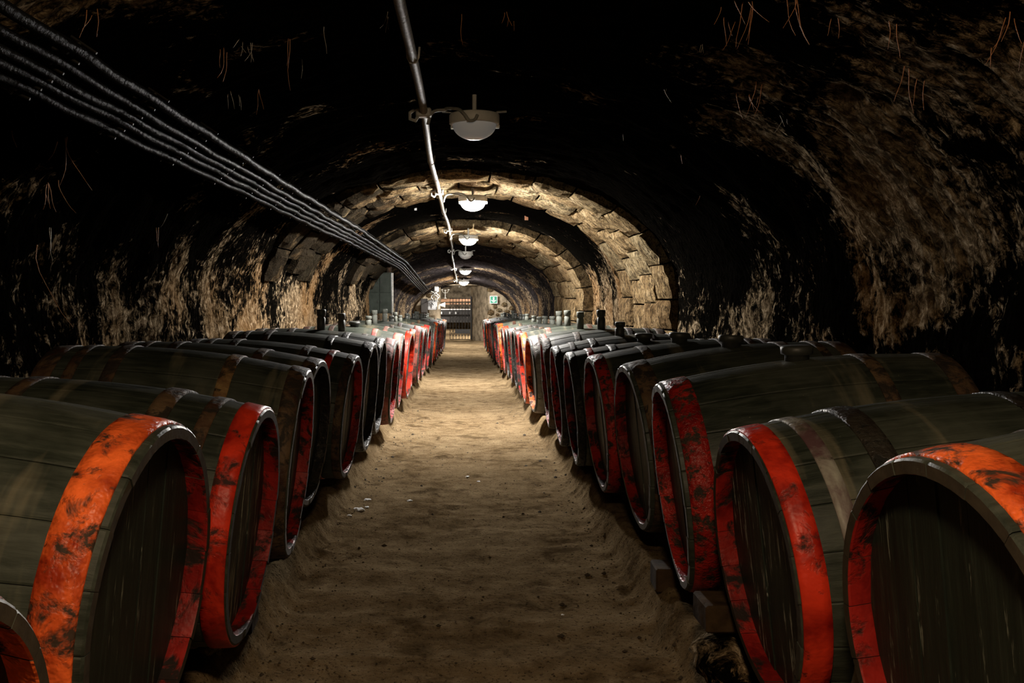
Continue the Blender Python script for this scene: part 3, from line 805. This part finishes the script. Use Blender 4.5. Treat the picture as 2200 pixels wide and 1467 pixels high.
def conduit():
    t = tag(empty('conduit_pipe', (-.235, 0, CAMZ+1.03)), 'dusty grey conduit pipe running along the crown of the vault', 'pipe')
    pts = []
    for y in np.arange(-4.5, 23.6*YK, .25):
        z = float(ip(y, [-5, 9, 12, 16, 20, 23.6], [1.035, 1.02, .98, .90, .68, .40]))
        pts.append((.016*math.sin(y*.55)+.006*math.sin(y*1.6), y, z-1.03+.004*math.sin(y*1.7)))
    MB().tube(pts, .021, 10).build('tube', 'pipe', t, True)
    for y in (2.2, 4.0, 7.0, 8.0, 11.0, 15.1, 20, 23.7):
        p = min(pts, key=lambda q: abs(q[1]-y))
        MB().tube([(p[0]-.028, y, p[2]+.05), (p[0]-.024, y, p[2]+.005), (p[0]-.012, y, p[2]-.018), (p[0]+.012, y, p[2]-.018), (p[0]+.024, y, p[2]+.005), (p[0]+.028, y, p[2]+.05)], .005, 6).build('clip', 'clip', t, True)
    for y in (4.63*YK, 8.07*YK, 12.0*YK, 15.85*YK, 19.55*YK, 22.4*YK):
        p = min(pts, key=lambda q: abs(q[1]-y))
        b = MB().box((p[0], y, p[2]-.004), (.085, .06, .05), .008).build('junction_box', 'clip', t)
        MB().tube([(p[0]-.04, y, p[2]+.02), (p[0]-.075, y-.01, p[2]-.005), (p[0]-.075, y-.015, p[2]-.04), (p[0]-.045, y-.01, p[2]-.05), (p[0]-.03, y, p[2]-.02)], .010, 7).build('gland_loop', 'clip', b, True)
conduit()
def NTH(k):
    return str(k)+('th' if 10 < k % 100 < 14 else {1: 'st', 2: 'nd', 3: 'rd'}.get(k % 10, 'th'))
def cables():
    names = ['lowest', 'second', 'middle', 'fourth', 'topmost']
    rr = random.Random(9)
    for i, ph in enumerate((37.6, 39.6, 41.2, 43.2, 46.0)):
        pts = []
        p = math.radians(ph)
        off = rr.uniform(0, 9)
        for y in np.arange(-3.0, 22.6*YK, .06):
            a = float(ip(y, [-3, 3, 7.3, 9.2, 15.4, 24], [1.76, 1.76, 1.73, 1.70, 1.62, 1.42]))
            b = float(ip(y, [-3, 7.3, 9.2, 15.4, 24], [1.10, 1.07, 1.07, .97, .90]))
            zc = float(ip(y, [-3, 15.4, 24], [1.22, 1.22, .72]))
            k = .952
            sag = .012*float(fbm(y*1.1, i*3.3, 0.5, 3))+.003*math.cos(y*2*PI/.69)
            pts.append((-k*a*math.cos(p), y, zc+k*b*math.sin(p)+sag))
        A_ = np.array(pts); ker = np.ones(21)/21; pad = np.pad(A_, ((10, 10), (0, 0)), 'edge'); sm_ = np.stack([np.convolve(pad[:, c_], ker, 'valid') for c_ in range(3)], 1)
        w_ = np.clip((A_[:, 1]-11)/2, 0, 1)[:, None]; pts = [tuple(v_) for v_ in A_*(1-w_)+sm_*w_]
        r = .0155 if i != 4 else .019
        o = MB().tube(pts, [r*(1+.10*float(pn(j*.21, i*7.7, 0))) for j in range(len(pts))], 7).build('power_cable', 'cable', None, True)
        tag(o, 'black power cable along the left vault, %s of the five parallel cables' % names[i], 'cable', 'parallel cables on the left vault')
    for j, y in enumerate(np.arange(1.45, 22.0*YK, .69)):
        a = float(ip(y, [-3, 3, 7.3, 9.2, 15.4, 24], [1.76, 1.76, 1.73, 1.70, 1.62, 1.42]))
        b = float(ip(y, [-3, 7.3, 9.2, 15.4, 24], [1.10, 1.07, 1.07, .97, .90]))
        zc = float(ip(y, [-3, 15.4, 24], [1.22, 1.22, .72]))
        mb = MB()
        pts = []
        for ph in np.linspace(36.2, 47.2, 9):
            p = math.radians(ph); pts.append((-.975*a*math.cos(p), y, zc+.975*b*math.sin(p)))
        mb.tube(pts, .009, 6)
        for ph in (36.6, 38.6, 40.4, 42.2, 44.6, 47.2):
            p = math.radians(ph)
            mb.tube([(-1.0*a*math.cos(p), y, zc+1.0*b*math.sin(p)), (-.935*a*math.cos(p), y, zc+.935*b*math.sin(p))], .005, 5)
        o = mb.build('cable_bracket', 'iron')
        tag(o, 'small black cable bracket on the left vault, %s counting from the viewer' % NTH(j+1), 'bracket', 'brackets carrying the left vault cables')
cables()

# ------------------------------------------------------------------ things on the left wall far back
def cabinet():
    t = tag(empty('switch_cabinet', (-1.50, 14.75*YK, .96)), 'tall dark green steel switch cabinet on the left wall above the barrels', 'cabinet')
    MB().box((0, .12, .35), (.42, .24, .72), .008).build('case', 'cabinet', t)
    for ix in (0, 1):
        for iz in (0, 1):
            dr = MB().box((-.10+.20*ix, -.008, .18+.345*iz), (.19, .016, .335), .005).build('door', 'cabinet', t)
            MB().box((-.10+.20*ix+.07*(1 if ix == 0 else -1), -.022, .19+.345*iz), (.014, .014, .04), .003).build('handle', 'iron', dr)
    MB().tube([(.235, 0, -.1), (.235, 0, .70)], .014, 8).build('riser_pipe', 'clip', t, True)
    MB().tube([(.16, .08, .7), (.16, .08, .90), (.14, .08, .96)], .045, 10).build('cable_duct', 'rust', t, True)
cabinet()
def wall_boxes():
    b = tag(empty('fuse_box', (-.93, YE-0.6, 1.02)), 'pale grey fuse box with a hooked wire beside the far doorway', 'box')
    MB().box((.03, .1, 0), (.26, .2, .27), .01).build('case', 'greybox', b)
    MB().box((.03, -.004, 0), (.21, .012, .22), .004).build('lid', 'greybox', b)
    MB().tube([(.0, -.02, -.09), (.0, -.025, .02), (.03, -.025, .06), (.06, -.025, .0)], .009, 6).build('wire_hook', 'iron', b, True)
    k = tag(empty('cable_box', (-1.13, YE-0.7, 1.0)), 'black wooden cable box left of the pale grey fuse box', 'box')
    MB().box((0, .1, 0), (.19, .25, .40), .01).build('case', 'darktimber', k)
    MB().box((0, -.03, 0), (.16, .012, .36), .004).build('lid', 'darktimber', k)
    s = tag(empty('floodlight', (-.70, YE-0.7, 1.02)), 'small white floodlight pointing into the far doorway', 'floodlight')
    MB().lathe([(.03, 0), (.035, .05), (.075, .14), (.08, .16)], 16, 'x').build('housing', 'white', s, True)
    MB().box((-.01, .0, -.05), (.02, .05, .12), .003).build('bracket', 'white', s)
    u = tag(empty('cable_splice', (-.80, YE-0.8, 1.13)), 'tangle of white and black wires above the pale grey fuse box', 'wires')
    rr = random.Random(3)
    for i in range(9):
        p = Vector((rr.uniform(-.10, .10), 0, 0)); pts = []
        for j in range(12):
            pts.append((p.x+.06*math.sin(j*.9+i*1.3)*(j/11+.2), .02*math.cos(j+i)-.01*i, -.02+.30*j/11))
        MB().tube(pts, .007, 5).build('wire', 'white' if i % 2 else 'iron', u, True)
    MB().box((.02, .0, .34), (.13, .12, .14), .02).build('junction_box', 'greybox', u)
    MB().tube([(-.30, -.04, -.05), (-.2, -.03, .02), (-.1, -.02, .05), (0, -.02, .0)], .008, 6).build('wire', 'iron', u, True)
wall_boxes()

# ------------------------------------------------------------------ roots hanging from the vault
from mathutils.bvhtree import BVHTree
_idx = np.arange(VXX.size).reshape(VXX.shape)
_q = np.stack([_idx[:-1, :-1], _idx[1:, :-1], _idx[1:, 1:], _idx[:-1, 1:]], -1).reshape(-1, 4)
ROCK = BVHTree.FromPolygons(np.stack([VXX, YY, VZZ], -1).reshape(-1, 3).tolist(), _q.tolist())
def pix_vault(px, py):
    return ROCK.ray_cast(Vector((0, 0, CAMZ)), Vector(((px-VX)/FPX, 1, (VY-py)/FPX)).normalized())[0]
def root_tuft(px, py, n, length, mt, spread, label):
    p = pix_vault(px, py)
    if p is None: return
    p = Vector(p)
    t = tag(empty('root_tuft', p), label, 'roots', 'roots hanging from the vault')
    rr = random.Random(int(px*7+py))
    for i in range(n):
        L = length*rr.uniform(.3, 1.35)
        a = rr.uniform(0, 2*PI); b0 = Vector((math.cos(a), math.sin(a), 0))*rr.uniform(0, spread)
        dr = Vector((rr.gauss(0, .16), rr.gauss(0, .16), -1)).normalized()
        cv = Vector((rr.gauss(0, .6), rr.gauss(0, .5), 0)); wv = rr.uniform(0, 6)
        b0 = b0+Vector((-.02 if p.x > 0 else .02, 0, 0))
        pts = [b0-dr*.03+dr*(L+.03)*k/6+cv*(k/6)**2*L*.5+Vector((math.sin(k*1.3+wv), math.cos(k*1.1+wv), 0))*L*.02 for k in range(7)]
        MB().tube(pts, [.0019*(1-.11*k) for k in range(7)], 4).build('root_strand', mt, t, True)
roots = [(980, 30, 1, .12, 'root', .0, 'single long orange root right of the conduit pipe'),
 (835, 35, 3, .05, 'rootpale', .04, 'short pale roots left of the conduit pipe at the top edge'),
 (1105, 40, 4, .05, 'root', .04, 'short roots above the unlit lamp at the top edge'),
 (1610, 10, 7, .12, 'root', .09, 'thick tuft of orange roots at the top edge right of the lamp'),
 (1720, 0, 4, .14, 'root', .03, 'narrow tuft of long orange roots hanging from the top edge at right'),
 (1580, 50, 3, .08, 'root', .05, 'slanting orange roots beneath the thick top-edge tuft'),
 (1810, 50, 2, .12, 'root', .03, 'two orange roots beside the pale rock patch'),
 (1940, 60, 2, .09, 'root', .02, 'straight root over the pale rock patch at upper right'),
 (1430, 190, 2, .06, 'rootpale', .03, 'two short pale roots high in the middle of the right vault'),
 (1520, 100, 3, .05, 'rootpale', .03, 'faint short roots left of the slanting orange roots'),
 (1615, 205, 6, .09, 'root', .07, 'bushy orange tuft in the middle of the right vault'),
 (1645, 190, 3, .13, 'root', .03, 'long orange roots next to the bushy tuft of the right vault'),
 (1680, 255, 4, .05, 'rootpale', .05, 'short pale roots below the bushy orange tuft'),
 (1960, 160, 4, .12, 'root', .06, 'orange roots on the lit right wall below the straight root'),
 (2185, 45, 5, .12, 'root', .05, 'orange root tuft at the upper right corner'),
 (2145, 110, 1, .10, 'root', .0, 'single root under the upper right corner tuft'),
 (1470, 340, 1, .09, 'root', .0, 'single thin root right of the first glowing lamp'),
 (1345, 290, 1, .06, 'rootpale', .0, 'single short root right of the unlit lamp'),
 (1510, 425, 1, .06, 'root', .0, 'small root above the first stone arch at right'),
 (530, 95, 7, .09, 'rootpale', .08, 'pale root tuft above the cables at upper left'),
 (610, 85, 2, .16, 'root', .02, 'long thin root right of the pale upper left tuft'),
 (685, 60, 1, .10, 'rootpale', .0, 'single pale root left of the conduit pipe'),
 (640, 130, 1, .11, 'rootpale', .0, 'slanting single root between the cables and the conduit pipe'),
 (465, 110, 3, .10, 'root', .05, 'sparse roots just above the cable bundle'),
 (545, 195, 2, .13, 'root', .02, 'long reddish root above the middle of the cable bundle'),
 (490, 210, 4, .07, 'rootpale', .06, 'short pale roots near the middle of the cable bundle'),
 (70, 540, 1, .26, 'root', .0, 'long bright orange root hanging on the left wall'),
 (100, 500, 2, .10, 'rootpale', .02, 'pale curved root above the long orange one on the left wall'),
 (95, 400, 5, .09, 'root', .05, 'brownish roots on the dark left wall below the cables'),
 (15, 290, 1, .07, 'root', .0, 'short orange root at the left edge'),
 (120, 310, 3, .14, 'root', .04, 'thin brown roots below the lowest cable at left'),
 (330, 500, 2, .12, 'root', .02, 'thin roots in the middle of the dark left wall'),
 (350, 470, 1, .05, 'rootpale', .0, 'tiny pale root on the left wall'),
 (320, 325, 1, .10, 'root', .0, 'single root dropping from the lowest cable'),
 (200, 30, 3, .08, 'root', .05, 'brown roots on the lit rock at the upper left')]
for r in roots: root_tuft(*r)

# ------------------------------------------------------------------ small things on the floor and vault
def flake(x, y, r, label, m_='plaster', h=.35):
    y *= YK
    rr = random.Random(int(x*991+y*77))
    bm = bmesh.new(); bmesh.ops.create_icosphere(bm, subdivisions=2, radius=1)
    for v in bm.verts:
        k = 1+rr.uniform(-.35, .35); v.co = Vector((v.co.x*r*k, v.co.y*r*1.1*k, v.co.z*r*h*k))
    bm.verts.index_update()
    o = tag(obj('plaster_flake', [v.co.copy() for v in bm.verts], [tuple(v.index for v in f.verts) for f in bm.faces], m_, None, False), label, 'flake', 'plaster flakes on the path')
    o.location = (x, y, fz(x, y)+r*h*.4); bm.free()
flake(-.605, 4.82, .030, 'largest white plaster flake beside the left ledge')
flake(-.585, 5.06, .020, 'white plaster flake just beyond the largest one')
flake(-.640, 4.66, .012, 'tiny white flake nearest the viewer by the left ledge')
flake(-.570, 4.90, .012, 'tiny white flake right of the largest flake')
flake(-.33, 5.05, .014, 'pale flake on the path right of the white flakes')
flake(.02, 5.75, .014, 'pale flake in the middle of the path')
flake(.095, 5.60, .010, 'tiny pale flake near the middle of the path')
flake(.38, 3.25, .006, 'tiny white speck on the right half of the path')
def clods():
    rr = random.Random(77); V = []; F = []
    for i in range(900):
        y = 1.5+ (rr.random()**1.6)*9
        e = float(edge_x(y))
        x = rr.choice([-1, 1])*(e-abs(rr.gauss(0, .12))) if rr.random() < .65 else rr.uniform(-e, e)
        r = rr.uniform(.002, .0065) if rr.random() < .93 else rr.uniform(.008, .014)
        z = fz(x, y)+r*.3
        n = len(V)
        for (a, b, c) in ((1,0,0),(-1,0,0),(0,1,0),(0,-1,0),(0,0,.7),(0,0,-.7)):
            V.append((x+a*r*rr.uniform(.6, 1.4), y+b*r*rr.uniform(.6, 1.4), z+c*r))
        F += [(n+a, n+b, n+c) for a, b, c in ((0,2,4),(2,1,4),(1,3,4),(3,0,4),(2,0,5),(1,2,5),(3,1,5),(0,3,5))]
    o = obj('soil_crumbs', V, F, 'clod', None, False)
    o['kind'] = 'stuff'; tag(o, 'scattered dark soil crumbs along the edges of the path', 'crumbs')
clods()
def paper(px, py, yv, w_, h_, m_, label):
    p = pix_vault(px, py)*.997; x, yv, z = p.x, p.y, p.z+CAMZ*.003
    o = tag(MB().box((0, 0, 0), (w_, .01, h_), .001).build('hanging_tag', m_), label, 'tag', 'small tags fixed to the vault')
    o.location = (x, yv, z)
paper(1131, 467, 9.12, .045, .07, 'brick', 'small orange tile chip on the right of the first stone arch')
paper(893, 448, 8.9, .03, .045, 'signwhite', 'small white tag on the left of the first stone arch')
